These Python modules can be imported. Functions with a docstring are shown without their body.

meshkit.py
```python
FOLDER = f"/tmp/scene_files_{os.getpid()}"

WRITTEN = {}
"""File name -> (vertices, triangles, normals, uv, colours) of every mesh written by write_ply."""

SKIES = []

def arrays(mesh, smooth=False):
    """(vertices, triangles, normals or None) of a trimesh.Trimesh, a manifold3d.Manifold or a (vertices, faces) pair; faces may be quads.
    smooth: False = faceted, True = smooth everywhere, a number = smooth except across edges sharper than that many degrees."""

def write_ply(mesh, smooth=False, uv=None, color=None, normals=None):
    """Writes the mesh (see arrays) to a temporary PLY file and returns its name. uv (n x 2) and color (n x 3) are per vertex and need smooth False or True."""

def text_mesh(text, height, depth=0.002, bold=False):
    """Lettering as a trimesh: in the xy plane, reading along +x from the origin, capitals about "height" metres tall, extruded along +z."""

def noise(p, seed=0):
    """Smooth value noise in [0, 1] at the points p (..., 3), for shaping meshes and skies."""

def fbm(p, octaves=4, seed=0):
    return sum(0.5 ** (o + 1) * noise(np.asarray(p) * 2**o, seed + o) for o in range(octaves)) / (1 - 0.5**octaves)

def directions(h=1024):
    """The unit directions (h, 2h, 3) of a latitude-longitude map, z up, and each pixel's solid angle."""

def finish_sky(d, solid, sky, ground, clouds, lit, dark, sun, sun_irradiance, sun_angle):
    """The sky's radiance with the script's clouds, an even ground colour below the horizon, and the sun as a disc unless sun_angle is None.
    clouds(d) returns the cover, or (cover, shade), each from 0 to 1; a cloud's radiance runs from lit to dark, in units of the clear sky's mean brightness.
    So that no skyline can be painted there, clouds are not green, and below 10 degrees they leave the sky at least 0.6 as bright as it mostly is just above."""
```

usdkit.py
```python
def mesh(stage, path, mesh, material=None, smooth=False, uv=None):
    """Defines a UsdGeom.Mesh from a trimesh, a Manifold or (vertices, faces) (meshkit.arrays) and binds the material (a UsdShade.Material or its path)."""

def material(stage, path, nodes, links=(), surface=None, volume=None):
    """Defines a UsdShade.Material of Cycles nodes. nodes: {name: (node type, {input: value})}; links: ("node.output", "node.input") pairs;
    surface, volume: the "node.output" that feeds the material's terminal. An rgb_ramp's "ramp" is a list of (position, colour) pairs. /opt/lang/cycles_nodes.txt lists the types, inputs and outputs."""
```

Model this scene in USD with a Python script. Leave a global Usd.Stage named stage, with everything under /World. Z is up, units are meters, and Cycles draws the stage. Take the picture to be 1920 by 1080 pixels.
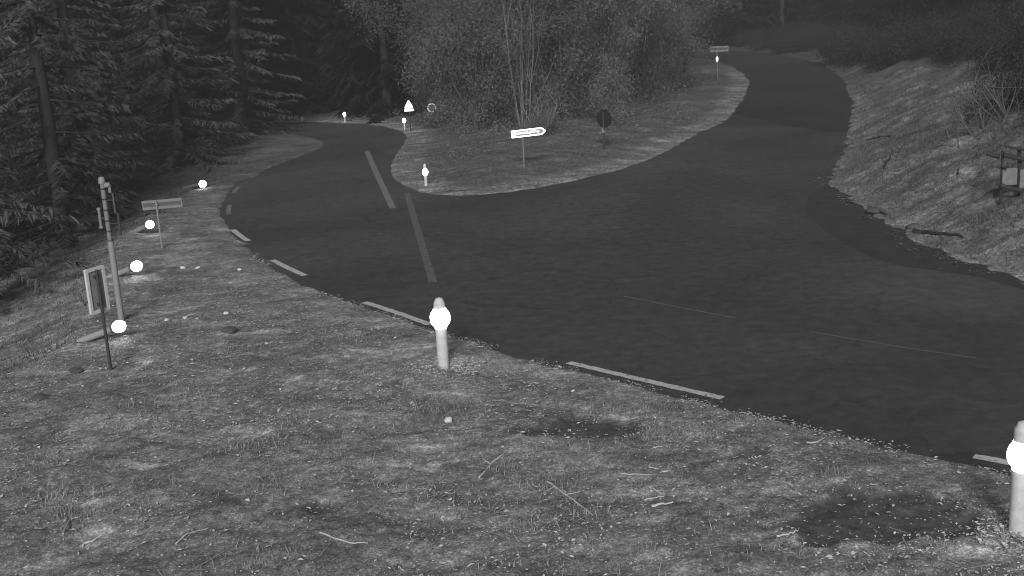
import math, random
import numpy as np, trimesh, shapely
from scipy.spatial import cKDTree
from pxr import Usd, UsdGeom, UsdLux, UsdShade, Gf, Sdf, Vt
import usdkit, meshkit

stage = Usd.Stage.CreateInMemory()
UsdGeom.SetStageUpAxis(stage, 'Z'); UsdGeom.SetStageMetersPerUnit(stage, 1.0)
world = UsdGeom.Xform.Define(stage, '/World'); stage.SetDefaultPrim(world.GetPrim())
UsdGeom.Scope.Define(stage, '/World/Looks')
R = np.random.default_rng(424)
rnd = random.Random(424)

# ------------------------------------------------------------------ camera, sky, sun, exposure
CAM_H, FPX = 6.8, 2198.0                      # mast height in metres, focal length in photo pixels (1920 wide)
PITCH, ROLL = math.radians(14.33), math.radians(3.25)
EXPOSURE = 1.32
SUN_EL, SUN_AZ = math.radians(30), math.atan2(-0.10, -0.995)   # towards the light: behind the camera, a little right
SUN_I, SKY_S = 0.40, 0.03
HAZE = 0.0007

c_f = np.array([0, math.cos(PITCH), -math.sin(PITCH)])
r0, u0 = np.array([1.0, 0, 0]), np.array([0, math.sin(PITCH), math.cos(PITCH)])
c_r = r0 * math.cos(ROLL) - u0 * math.sin(ROLL)
c_u = u0 * math.cos(ROLL) + r0 * math.sin(ROLL)
CAM = np.array([0, 0, CAM_H])
cam = UsdGeom.Camera.Define(stage, '/World/camera')
cam.CreateHorizontalApertureAttr(36.0); cam.CreateFocalLengthAttr(36.0 * FPX / 1920)
cam.CreateVerticalApertureAttr(36.0 * 9 / 16)
cam.CreateExposureAttr(EXPOSURE)
cam.CreateClippingRangeAttr(Gf.Vec2f(0.1, 5000))
m4 = Gf.Matrix4d(*c_r, 0, *c_u, 0, *(-c_f), 0, *CAM, 1)
cam.AddTransformOp().Set(m4)

sky_mat = usdkit.material(stage, '/World/Looks/night_sky', {
    's': ('sky_texture', {'sky_type': 'single_scattering', 'sun_disc': False, 'sun_elevation': SUN_EL, 'sun_rotation': SUN_AZ}),
    'bw': ('rgb_to_bw', {}), 'b': ('background_shader', {'strength': SKY_S})},
    [('s.color', 'bw.color'), ('bw.val', 'b.color')], surface='b.background')
dome = UsdLux.DomeLight.Define(stage, '/World/sky')
UsdShade.MaterialBindingAPI.Apply(dome.GetPrim()).Bind(sky_mat)
dome.GetPrim().SetCustomDataByKey('kind', 'structure')
sun = UsdLux.DistantLight.Define(stage, '/World/sun')
sun.CreateNormalizeAttr(True); sun.CreateIntensityAttr(SUN_I); sun.CreateAngleAttr(14.0); sun.CreateColorAttr(Gf.Vec3f(1, 1, 1))
sd_ = np.array([math.sin(SUN_AZ) * math.cos(SUN_EL), math.cos(SUN_AZ) * math.cos(SUN_EL), math.sin(SUN_EL)])
xx = np.cross([0, 0, 1.0], sd_); xx /= np.linalg.norm(xx); yy = np.cross(sd_, xx)
sun.AddTransformOp().Set(Gf.Matrix4d(*xx, 0, *yy, 0, *sd_, 0, 0, 0, 60, 1))

# ------------------------------------------------------------------ naming helpers
used = {}
def numbered(parent, name):
    k = (str(parent), name); n = used.get(k, 0); used[k] = n + 1
    return name if n == 0 else f'{name}_{n:03d}'
def tag(prim, label=None, cat=None, group=None, kind=None):
    for k, v in (('label', label), ('category', cat), ('group', group), ('kind', kind)):
        if v: prim.SetCustomDataByKey(k, v)
    return prim
def ppath(parent): return '/World' if parent is None else str(parent.GetPath())
def obj(name, mesh, mat, parent=None, smooth=False, label=None):
    pp = ppath(parent)
    p = usdkit.mesh(stage, f'{pp}/{numbered(pp, name)}', mesh, mat, smooth).GetPrim()
    if label: p.SetCustomDataByKey('label', label)
    return p
def thing(name, label, cat, loc=(0, 0, 0), rotz=0.0, group=None, scale=1.0):
    x = UsdGeom.Xform.Define(stage, '/World/' + numbered('/World', name))
    x.AddTranslateOp().Set(Gf.Vec3d(*map(float, loc))); x.AddRotateZOp().Set(math.degrees(rotz)); x.AddScaleOp().Set(Gf.Vec3f(scale, scale, scale))
    return tag(x.GetPrim(), label, cat, group)
def dup(root, label, loc, rotz=0.0, scale=1.0, group=None):
    was = root.GetCustomData()
    base = root.GetName().rsplit('_', 1)[0] if root.GetName()[-3:].isdigit() else root.GetName()
    r = thing(base, label, was['category'], loc, rotz, group or was.get('group'), scale)
    r.GetReferences().AddInternalReference(root.GetPath()); r.SetInstanceable(True)
    return r

# ------------------------------------------------------------------ mesh helpers
def cat_(parts):
    vs, fs, n = [], [], 0
    for v, f in parts:
        v = np.asarray(v, float); f = np.asarray(f, int)
        if f.shape[1] == 4: f = np.vstack([f[:, [0, 1, 2]], f[:, [0, 2, 3]]])
        vs.append(v); fs.append(f + n); n += len(v)
    return np.vstack(vs), np.vstack(fs)
def tube(points, radii, sides=6, cap=True):
    p = np.asarray(points, float); n = len(p)
    rad = np.broadcast_to(np.asarray(radii, float), (n,))
    t = np.gradient(p, axis=0); t /= np.linalg.norm(t, axis=1, keepdims=True) + 1e-12
    ref = np.array([1.0, 0, 0]) if abs(t[:, 0].mean()) < .8 else np.array([0, 1.0, 0])
    a = np.cross(t, ref); a /= np.linalg.norm(a, axis=1, keepdims=True) + 1e-12
    b = np.cross(t, a); ang = np.arange(sides) * 2 * np.pi / sides
    v = (p[:, None] + rad[:, None, None] * (np.cos(ang)[None, :, None] * a[:, None] + np.sin(ang)[None, :, None] * b[:, None])).reshape(-1, 3)
    i, j = np.meshgrid(np.arange(n - 1), np.arange(sides), indexing='ij')
    q = np.stack([i * sides + j, i * sides + (j + 1) % sides, (i + 1) * sides + (j + 1) % sides, (i + 1) * sides + j], -1).reshape(-1, 4)
    f = np.vstack([q[:, [0, 1, 2]], q[:, [0, 2, 3]]])
    if cap:
        v = np.vstack([v, p[:1], p[-1:]]); k = np.arange(sides)
        f = np.vstack([f, np.stack([np.full(sides, n * sides), (k + 1) % sides, k], 1),
                       np.stack([np.full(sides, n * sides + 1), (n - 1) * sides + k, (n - 1) * sides + (k + 1) % sides], 1)])
    return v, f
def lathe(profile, sides=20):
    pr = np.asarray(profile, float); n = len(pr); ang = np.arange(sides) * 2 * np.pi / sides
    v = np.stack([pr[:, None, 0] * np.cos(ang), pr[:, None, 0] * np.sin(ang), np.repeat(pr[:, 1:2], sides, 1)], -1).reshape(-1, 3)
    i, j = np.meshgrid(np.arange(n - 1), np.arange(sides), indexing='ij')
    q = np.stack([i * sides + j, i * sides + (j + 1) % sides, (i + 1) * sides + (j + 1) % sides, (i + 1) * sides + j], -1).reshape(-1, 4)
    return v, np.vstack([q[:, [0, 1, 2]], q[:, [0, 2, 3]]])
def box(size, at=(0, 0, 0), bevel=0.004):
    import manifold3d as m3
    s = np.asarray(size, float); b = min(bevel, s.min() * .3)
    pts = []
    for sx in (-1, 1):
        for sy in (-1, 1):
            for sz in (-1, 1):
                c = np.array([sx, sy, sz]) * s / 2
                for k in range(3):
                    d = np.array([sx, sy, sz], float) * b; d[k] = 0
                    pts.append(c - d)
    h = trimesh.convex.convex_hull(np.array(pts) + np.asarray(at))
    return np.array(h.vertices), np.array(h.faces)
def prism(poly, depth):
    m = trimesh.creation.extrude_polygon(poly, depth, engine='earcut')
    return np.array(m.vertices), np.array(m.faces)
def xf(vf, rot=None, t=(0, 0, 0)):
    v, f = vf; v = np.asarray(v, float)
    if rot is not None: v = v @ np.asarray(rot).T
    return v + np.asarray(t, float), f
def rz(a): c, s = math.cos(a), math.sin(a); return np.array([[c, -s, 0], [s, c, 0], [0, 0, 1.0]])
UPRIGHT = np.array([[1, 0, 0], [0, 0, -1.0], [0, 1, 0]])   # xy drawing -> xz plane facing -y

# ------------------------------------------------------------------ materials (greys: the camera sees near infrared only)
def g3(v): return (v, v, v)
def mat(name, v, rough=.7, var=.25, scale=6., bump=0., bscale=None, emit=0., metallic=0.):
    n = {'tc': ('texture_coordinate', {}), 'no': ('noise_texture', {'scale': scale, 'detail': 5., 'roughness': .6}),
         'r': ('rgb_ramp', {'ramp': [(.25, g3(v * (1 - var))), (.75, g3(v * (1 + var)))]}),
         'p': ('principled_bsdf', {'roughness': rough, 'metallic': metallic, 'specular_ior_level': .25})}
    l = [('tc.object', 'no.vector'), ('no.fac', 'r.fac'), ('r.color', 'p.base_color')]
    if bump:
        n['n2'] = ('noise_texture', {'scale': bscale or scale * 6, 'detail': 4.}); n['b'] = ('bump', {'strength': bump, 'distance': .02})
        l += [('tc.object', 'n2.vector'), ('n2.fac', 'b.height'), ('b.normal', 'p.normal')]
    if emit:
        n['p'][1]['emission_strength'] = emit; n['p'][1]['emission_color'] = (1., 1., 1.)
    return usdkit.material(stage, '/World/Looks/' + name, n, l, surface='p.BSDF')
def leaf_mat(name, v, var=.5, scale=.9):
    return usdkit.material(stage, '/World/Looks/' + name, {
        'ge': ('geometry', {}), 'no': ('noise_texture', {'scale': scale, 'detail': 3.}),
        'mx': ('math', {'math_type': 'multiply', 'value2': .6}), 'ad': ('math', {'math_type': 'multiply_add', 'value2': .4, 'value3': 0.}),
        'sm': ('math', {'math_type': 'add'}),
        'r': ('rgb_ramp', {'ramp': [(.2, g3(v * (1 - var))), (.8, g3(v * (1 + var)))]}),
        'd': ('diffuse_bsdf', {})},
        [('ge.position', 'no.vector'), ('no.fac', 'mx.value1'), ('ge.random_per_island', 'ad.value1'), ('mx.value', 'sm.value1'), ('ad.value', 'sm.value2'),
         ('sm.value', 'r.fac'), ('r.color', 'd.color')], surface='d.BSDF')
M = {}
M['post'] = mat('white_plastic', .42, .6, .22, 7., .2)
M['post_dull'] = mat('muddy_white_plastic', .19, .6, .25, 5., .2)
M['glow'] = mat('lit_reflector', .8, .4, .02, 20., emit=5.)  # added emission imitates lamp light thrown back by the reflectors
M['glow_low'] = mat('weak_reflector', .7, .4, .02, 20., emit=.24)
M['ring'] = mat('dim_ring', .4, .4, .5, 9., emit=.09)  # slight emission in place of returned lamp light
M['sign_white'] = mat('bright_sheeting', .8, .5, .04, 20., emit=.45)  # sign faces emit, standing in for lamp light they return
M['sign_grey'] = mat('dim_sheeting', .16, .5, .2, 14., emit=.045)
M['paint'] = mat('road_paint', .62, .8, .16, 7., .3)
M['alu'] = mat('dull_aluminium', .14, .6, .12, 8., .1)
M['alu_dark'] = mat('dark_aluminium', .065, .6, .15, 8., .1)
M['board_back'] = mat('grey_board_back', .17, .7, .2, 7.)
M['board_frame'] = mat('pale_frame', .44, .6, .15, 9.)
M['galv'] = mat('galvanised_steel', .18, .55, .15, 14., .15)
M['dark_metal'] = mat('dark_coated_metal', .035, .65, .2, 10.)
M['black'] = mat('black_back', .012, .7, .15, 6.)
M['wood_dark'] = mat('dark_wet_wood', .025, .85, .35, 9., .5)
M['wood_pale'] = mat('weathered_board', .13, .85, .3, 8., .4)
M['bark'] = mat('bark', .04, .9, .4, 5., .7)
M['bark_dark'] = mat('dark_bark', .02, .9, .4, 5., .5)
M['bark_dead'] = mat('dead_bark', .095, .9, .35, 5., .5)
M['bark_pale'] = mat('pale_bark', .14, .9, .35, 5., .5)
M['twig'] = mat('dead_twig', .36, .9, .25, 9., .3)
M['stone'] = mat('pale_stone', .50, .9, .25, 7., .5)
M['stone_dark'] = mat('dark_rock', .06, .9, .35, 4., .6)
M['mud'] = mat('wet_mud', .075, .9, .22, 3.2, .4, 9.)
M['shoulder'] = mat('dirty_gravel', .026, .95, .3, 2.2, .5, 30.)
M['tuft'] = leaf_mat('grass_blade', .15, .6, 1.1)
M['tuft_dim'] = leaf_mat('shaded_grass_blade', .085, .45, .8)  # grass colour lowered to imitate light falloff on the island
M['bank_grass'] = leaf_mat('bank_grass_blade', .115, .55, 1.2)
M['tuft_pale'] = leaf_mat('dry_grass_blade', .34, .55, 1.6)
M['litter'] = leaf_mat('fallen_leaf', .62, .45, 2.5)
M['litter_dull'] = leaf_mat('dull_fallen_leaf', .16, .6, 2.5)
M['bank_leaf'] = leaf_mat('bank_leaf', .035, .5, .6)
M['needle'] = leaf_mat('conifer_needle', .095, .5, .5)
M['leaf'] = leaf_mat('dark_leaf', .085, .6, .6)
M['thicket'] = leaf_mat('thicket_leaf', .138, .5, .38)
M['column_leaf'] = leaf_mat('column_leaf', .17, .25, .5)
M['far_needle'] = leaf_mat('far_needle', .016, .5, .4)  # far needles painted darker in place of light falloff

def ground_mat():
    n = {'ge': ('geometry', {}), 'at': ('attribute', {'attribute': 'soil'}),
         'n1': ('noise_texture', {'scale': .8, 'detail': 7., 'roughness': .68, 'distortion': .5}), 'mp': ('mapping', {'rotation': (0, 0, -.62), 'scale': (.8, 1.5, 1.)}),
         'n2': ('noise_texture', {'scale': 6.5, 'detail': 6., 'roughness': .7}),
         'n3': ('noise_texture', {'scale': 38., 'detail': 3., 'roughness': .7}),
         'r1': ('rgb_ramp', {'ramp': [(.30, g3(.085)), (.47, g3(.145)), (.58, g3(.21)), (.70, g3(.38))]}),
         'r2': ('rgb_ramp', {'ramp': [(.3, g3(.42)), (.5, g3(.9)), (.62, g3(1.3)), (.75, g3(2.2))]}),
         'r3': ('rgb_ramp', {'ramp': [(.3, g3(.5)), (.52, g3(.95)), (.66, g3(1.7)), (.76, g3(2.8))]}),
         'm1': ('mix_color', {'blend_type': 'multiply', 'fac': 1., 'use_clamp': False}), 'm2': ('mix_color', {'blend_type': 'multiply', 'fac': 1., 'use_clamp': False}),
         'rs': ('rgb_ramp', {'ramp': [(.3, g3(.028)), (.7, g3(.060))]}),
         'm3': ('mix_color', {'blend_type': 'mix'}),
         'b': ('bump', {'strength': .6, 'distance': .03}), 'b2': ('bump', {'strength': .5, 'distance': .01}),
         'p': ('principled_bsdf', {'roughness': .95, 'specular_ior_level': .1})}
    n['n2'][1]['scale'] = 8.; n['n3'][1]['scale'] = 30.
    l = [('ge.position', 'mp.vector'), ('mp.vector', 'n1.vector'), ('ge.position', 'n2.vector'), ('ge.position', 'n3.vector')] + [
        ('n1.fac', 'r1.fac'), ('n2.fac', 'r2.fac'), ('n3.fac', 'r3.fac'), ('r1.color', 'm1.a'), ('r2.color', 'm1.b'), ('m1.result', 'm2.a'), ('r3.color', 'm2.b'),
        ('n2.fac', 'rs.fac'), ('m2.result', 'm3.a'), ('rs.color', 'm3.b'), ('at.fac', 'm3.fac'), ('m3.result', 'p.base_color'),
        ('n2.fac', 'b.height'), ('n3.fac', 'b2.height'), ('b.normal', 'b2.normal'), ('b2.normal', 'p.normal')]
    return usdkit.material(stage, '/World/Looks/turf', n, l, surface='p.BSDF')
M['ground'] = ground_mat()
def asphalt(name, lo, hi):
    n = {'ge': ('geometry', {}), 'n1': ('noise_texture', {'scale': .13, 'detail': 6., 'roughness': .6, 'distortion': .8}),
         'n2': ('noise_texture', {'scale': 160., 'detail': 2., 'roughness': .7}), 'n4': ('noise_texture', {'scale': 3.2, 'detail': 5., 'roughness': .65}),
         'v': ('voronoi_texture', {'feature': 'distance_to_edge', 'scale': .33, 'randomness': 1.}),
         'nv': ('noise_texture', {'scale': 1.3, 'detail': 4.}), 'va': ('vector_math', {'math_type': 'multiply_add', 'vector2': (1.1, 1.1, 0), }),
         'r1': ('rgb_ramp', {'ramp': [(.3, g3(lo)), (.7, g3(hi))]}),
         'r2': ('rgb_ramp', {'ramp': [(.35, g3(.6)), (.55, g3(1.)), (.72, g3(2.0))]}),
         'r4': ('rgb_ramp', {'ramp': [(.3, g3(.72)), (.5, g3(1.)), (.72, g3(1.35))]}),
         'rv': ('rgb_ramp', {'ramp': [(0., g3(.72)), (.012, g3(1.)), (1., g3(1.))]}),
         'm1': ('mix_color', {'blend_type': 'multiply', 'fac': 1., 'use_clamp': False}), 'm2': ('mix_color', {'blend_type': 'multiply', 'fac': 1., 'use_clamp': False}), 'm3': ('mix_color', {'blend_type': 'multiply', 'fac': 1.}),
         'b': ('bump', {'strength': .35, 'distance': .006}), 'p': ('principled_bsdf', {'roughness': .88, 'specular_ior_level': .2})}
    l = [('ge.position', 'n1.vector'), ('ge.position', 'n2.vector'), ('ge.position', 'n4.vector'), ('ge.position', 'nv.vector'), ('nv.color', 'va.vector1'), ('ge.position', 'va.vector3'), ('va.vector', 'v.vector'),
         ('n1.fac', 'r1.fac'), ('n2.fac', 'r2.fac'), ('n4.fac', 'r4.fac'), ('v.distance', 'rv.fac'), ('r1.color', 'm1.a'), ('r2.color', 'm1.b'), ('m1.result', 'm2.a'), ('r4.color', 'm2.b'),
         ('m2.result', 'm3.a'), ('rv.color', 'm3.b'), ('m3.result', 'p.base_color'), ('n2.fac', 'b.height'), ('b.normal', 'p.normal')]
    return usdkit.material(stage, '/World/Looks/' + name, n, l, surface='p.BSDF')
M['asphalt'] = asphalt('asphalt', .028, .058)
M['asphalt_new'] = asphalt('newer_asphalt', .016, .030)  # light falloff painted into the side road colour

# worn paint: gaps of bare asphalt show through
def worn(name, v, lo, hi, tone):
    n = {'ge': ('geometry', {}), 'n1': ('noise_texture', {'scale': 9., 'detail': 6., 'roughness': .75}),
         'r': ('rgb_ramp', {'ramp': [(lo, g3(tone)), (hi, g3(v))]}), 'p': ('principled_bsdf', {'roughness': .85, 'specular_ior_level': .2})}
    return usdkit.material(stage, '/World/Looks/' + name, n, [('ge.position', 'n1.vector'), ('n1.fac', 'r.fac'), ('r.color', 'p.base_color')], surface='p.BSDF')
M['paint'] = worn('road_paint_edge', .36, .37, .47, .10)
M['paint_old'] = worn('road_paint_old', .19, .35, .65, .06)
M['paint_ghost'] = worn('road_paint_ghost', .105, .36, .62, .048)

# thin mist added to lift the dark tones with distance
haze_mat = usdkit.material(stage, '/World/Looks/mist', {'v': ('principled_volume', {'color': (.9, .9, .9), 'density': HAZE, 'anisotropy': 0.})}, volume='v.volume')
hb = trimesh.creation.box((700, 470, 33)); hb.apply_translation((0, 195, 11.5))
tag(obj('haze', hb, haze_mat), 'thin added mist lifting the dark tones over the whole junction', 'mist', kind='stuff')

# ------------------------------------------------------------------ where things stand: rays through the photo's pixels, met with the terrain
def ray(px, py):
    d = c_f + (px - 960) / FPX * c_r - (py - 540) / FPX * c_u
    return d
def G0(px, py):
    d = ray(px, py); return (CAM + d * (-CAM_H / d[2]))
near_edge = [(1905, 893), (1650, 836), (1434, 785), (1357, 767), (1185, 724), (1102, 704), (1025, 683), (975, 671), (927, 657), (887, 643), (780, 610), (723, 590), (660, 570), (638, 562), (591, 545),
             (567, 533), (520, 509), (484, 487), (467, 469), (447, 451), (433, 435), (415, 407), (411, 398), (417, 380), (430, 357), (444, 342), (467, 332), (494, 319), (533, 304), (580, 286), (606, 275), (608, 270), (602, 265), (589, 260), (550, 251)]
far_left = [(553, 229), (594, 229), (678, 232), (719, 237), (753, 246), (764, 257), (753, 275), (736, 300), (732, 319), (737, 333), (755, 347), (789, 360), (817, 365), (860, 367), (900, 365), (950, 361), (1010, 352), (1080, 338), (1159, 319), (1222, 297), (1269, 274), (1310, 249),
            (1351, 233), (1370, 217), (1395, 186), (1406, 154), (1395, 138), (1370, 123), (1332, 111), (1263, 107)]
far_right = [(1266, 91), (1332, 91), (1458, 102), (1540, 119), (1580, 150), (1597, 190), (1592, 240), (1578, 290), (1552, 338), (1565, 355), (1600, 378), (1660, 417), (1720, 455), (1800, 488), (1860, 507), (1920, 528)]
W = lambda pts: [tuple(G0(*p)[:2]) for p in pts]
ne, fl, fr = W(near_edge), W(far_left), W(far_right)
def ext(a, b, d):
    a, b = np.array(a), np.array(b); u = (b - a) / np.linalg.norm(b - a); return tuple(b + u * d)
road_ring = [ext(ne[1], ne[0], 45)] + ne + [(ne[-1][0] - 45, ne[-1][1] + 6), (fl[0][0] - 45, fl[0][1] + 6)] + fl + [(fl[-1][0] - 60, fl[-1][1] + 16), (fr[0][0] - 60, fr[0][1] + 16)] + fr + [ext(fr[-3], fr[-1], 45)]
ROAD = shapely.Polygon(road_ring).buffer(0)
if ROAD.geom_type != 'Polygon': ROAD = max(ROAD.geoms, key=lambda g: g.area)
ring = np.array(shapely.segmentize(ROAD.exterior, .12).coords)
road_tree = cKDTree(ring)
def road_sd(x, y):
    d, _ = road_tree.query(np.stack([x, y], -1)); inside = shapely.contains_xy(ROAD, x, y)
    return np.where(inside, -d, d)
bank_line = fr[2:] + [ext(fr[-3], fr[-1], 45)]
bl = np.array(shapely.segmentize(shapely.LineString(bank_line), .25).coords)
BANK = shapely.Polygon(bank_line + [(300, 20), (300, 260), (fr[2][0], 260)]).buffer(0)
if BANK.geom_type != 'Polygon': BANK = max(BANK.geoms, key=lambda g: g.area)
bank_tree = cKDTree(bl)
drop_px = [(-700, 960), (-60, 735), (60, 690), (150, 640), (195, 560), (232, 452), (300, 385), (375, 352), (430, 333), (480, 316), (540, 294), (590, 272)]
dl = W(drop_px)
DROP = shapely.Polygon(dl + [(dl[-1][0] - 1.5, dl[-1][1] + 1.2), (dl[-1][0] - 45, dl[-1][1] + 4), (-250, 60), (-250, -20), (-60, -20)]).buffer(0)
if DROP.geom_type != 'Polygon': DROP = max(DROP.geoms, key=lambda g: g.area)
drop_tree = cKDTree(np.array(shapely.segmentize(shapely.LineString(dl), .25).coords))
ISL = shapely.Polygon(fl + [(fl[-1][0] - 60, fl[-1][1] + 10), (fl[0][0] - 45, fl[0][1] + 14)]).buffer(0)
sstep = lambda x, a, b: (lambda t: t * t * (3 - 2 * t))(np.clip((x - a) / (b - a), 0, 1))

# dark bare patches in the verge: pixel centre, radii in metres
patches = [(1090, 806, 1.02, .50), (1640, 972, 1.35, .78), (1397, 854, .33, .22), (600, 950, .26, .18), (735, 728, .30, .24)]
PW = [(G0(px, py)[:2], a, b) for px, py, a, b in patches]
def patch_r(x, y):
    best = np.full(np.shape(x), 9.)
    wob = (meshkit.fbm(np.stack([x * 2.3, y * 2.3, 0 * x], -1), 4, 5) - .5) * 1.0
    for (c, a, b) in PW:
        best = np.minimum(best, np.hypot((x - c[0]) / a, (y - c[1]) / b) + wob)
    return best
def terrain(x, y, full=False):
    x, y = np.asarray(x, float), np.asarray(y, float)
    P2 = np.stack([x, y], -1)
    sd = road_sd(x, y)
    P3 = np.stack([x, y, 0 * x], -1)
    wob = (meshkit.fbm(P3 * 2.1, 4, 11) - .5) * (.35 + .55 * (x > 7) * (y > 22)) * sstep(sd, -.5, .3)
    e = sd + wob
    z = np.clip(e * .35, -.22, .035)
    out = sstep(e, .15, 1.2)
    ua, va = x * .814 + y * .581, -x * .581 + y * .814
    ridge = meshkit.fbm(np.stack([ua * .55, va * 1.7, 0 * x], -1), 4, 61) - .5
    z = z + out * ridge * (.05 + .17 * sstep(-x, 2., 6.) * sstep(-y, -24, -16))
    z = z + out * ((meshkit.fbm(P3 * .45, 4, 1) - .5) * .22 + (meshkit.fbm(P3 * 3.0, 3, 2) - .5) * .085 + (meshkit.fbm(P3 * 7., 3, 3) - .5) * .045)
    db = np.where(shapely.contains_xy(BANK, x, y), bank_tree.query(P2)[0], 0)
    rough = (meshkit.fbm(P3 * .5, 4, 21) - .5)
    bk = 1 - .85 * sstep(y, 72, 104)
    z = z + bk * 6.5 * (1 - np.exp(-np.maximum(db - .4, 0) * .42 / 6.5)) * (1 + .35 * rough) + sstep(db, .3, 2) * (meshkit.fbm(P3 * 1.6, 3, 22) - .5) * .5
    dd = np.where(shapely.contains_xy(DROP, x, y), drop_tree.query(P2)[0], 0)
    dd = dd * (1 - sstep(y, 41, 56))
    z = z - 3.2 * (1 - np.exp(-dd * .30 / 3.2)) + sstep(dd, .5, 4) * (meshkit.fbm(P3 * .9, 3, 23) - .5) * .5
    di = np.where(shapely.contains_xy(ISL, x, y), np.maximum(sd, 0), 0)
    z = z + 1.0 * (1 - np.exp(-di * .06)) + sstep(di, 1, 6) * (meshkit.fbm(P3 * .8, 3, 24) - .5) * .35
    if not full: return z
    pr = patch_r(x, y)
    z = z - .07 * (1 - sstep(pr, .75, 1.05)) * sstep(sd, .3, .6)
    return z, sd, db, dd, di, pr
def G(px, py):
    d = ray(px, py)
    t = np.concatenate([np.linspace(9, 80, 3000), np.linspace(80, 200, 1500)])
    p = CAM + t[:, None] * d
    h = p[:, 2] - terrain(p[:, 0], p[:, 1])
    k = np.argmax(h < 0)
    k = k if h[k] < 0 else len(t) - 1
    a, b = (h[k - 1], h[k]) if k else (1, 0)
    tt = t[k - 1] + (t[k] - t[k - 1]) * a / (a - b)
    q = CAM + tt * d; q[2] = terrain(np.array([q[0]]), np.array([q[1]]))[0]
    return q
def zat(x, y): return float(terrain(np.array([x]), np.array([y]))[0])
def at_depth(px, py, y):
    d = ray(px, py); return CAM + d * (y / d[1])

# ------------------------------------------------------------------ the setting
def grow(a, b, s0, k, smax):
    o, s = [a], s0
    while o[-1] < b: o.append(o[-1] + s); s = min(s * k, smax)
    return o
xs = np.array(sorted([-v for v in grow(8.6, 330, .07, 1.035, 12)][::-1] + list(np.arange(-8.5, 10.0, .065)) + grow(10.0, 330, .07, 1.03, 12)))
ys = np.array([-20, -12, -6, -1, 3, 6, 8, 9.2, 10] + list(np.arange(10.5, 26, .065)) + grow(26, 420, .067, 1.006, .35)[:520])
ylast = ys[-1]; ys = np.array(list(ys) + grow(ylast + .4, 420, .45, 1.06, 14))
X, Y = np.meshgrid(xs, ys); nx, ny = len(xs), len(ys)
Z, SD, DB, DD, DI, PR = terrain(X.ravel(), Y.ravel(), True)
i, j = np.meshgrid(np.arange(nx - 1), np.arange(ny - 1)); b0 = (j * nx + i).ravel()
gf = np.vstack([np.stack([b0, b0 + 1, b0 + nx + 1], 1), np.stack([b0, b0 + nx + 1, b0 + nx], 1)])
keep = (SD[gf].max(1) > -1.2)
gv = np.stack([X.ravel(), Y.ravel(), Z], -1)
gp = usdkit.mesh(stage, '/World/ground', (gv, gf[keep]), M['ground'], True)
n_ = lambda s, k, sd: meshkit.fbm(np.stack([X.ravel() * s, Y.ravel() * s, 0 * Z], -1), k, sd) - .5
soil = np.maximum(.58 * sstep(DI, .7, 1.6), .45 * sstep(DB, .5, 1.5)) + np.clip(.80 * sstep(DD + 3 * n_(.4, 3, 31), 3, 9) + .8 * sstep(DI + 6 * n_(.3, 3, 32), 5, 15) + .85 * sstep(DB + 5 * n_(.3, 3, 33), 3.5, 9), 0, .95)  # forest floor share, plus darkening painted in for light falloff
soil = np.maximum(soil, .62 * sstep(Y.ravel(), 34, 50) * (DB <= 0) * (DI <= 0))  # distant verge painted darker for light falloff
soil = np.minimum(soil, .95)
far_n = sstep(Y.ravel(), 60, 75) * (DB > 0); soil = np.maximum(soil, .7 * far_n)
soil = np.maximum(soil, .95 * sstep(Y.ravel() + 6 * n_(.2, 2, 34), 66, 70) * (X.ravel() < 6))
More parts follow.
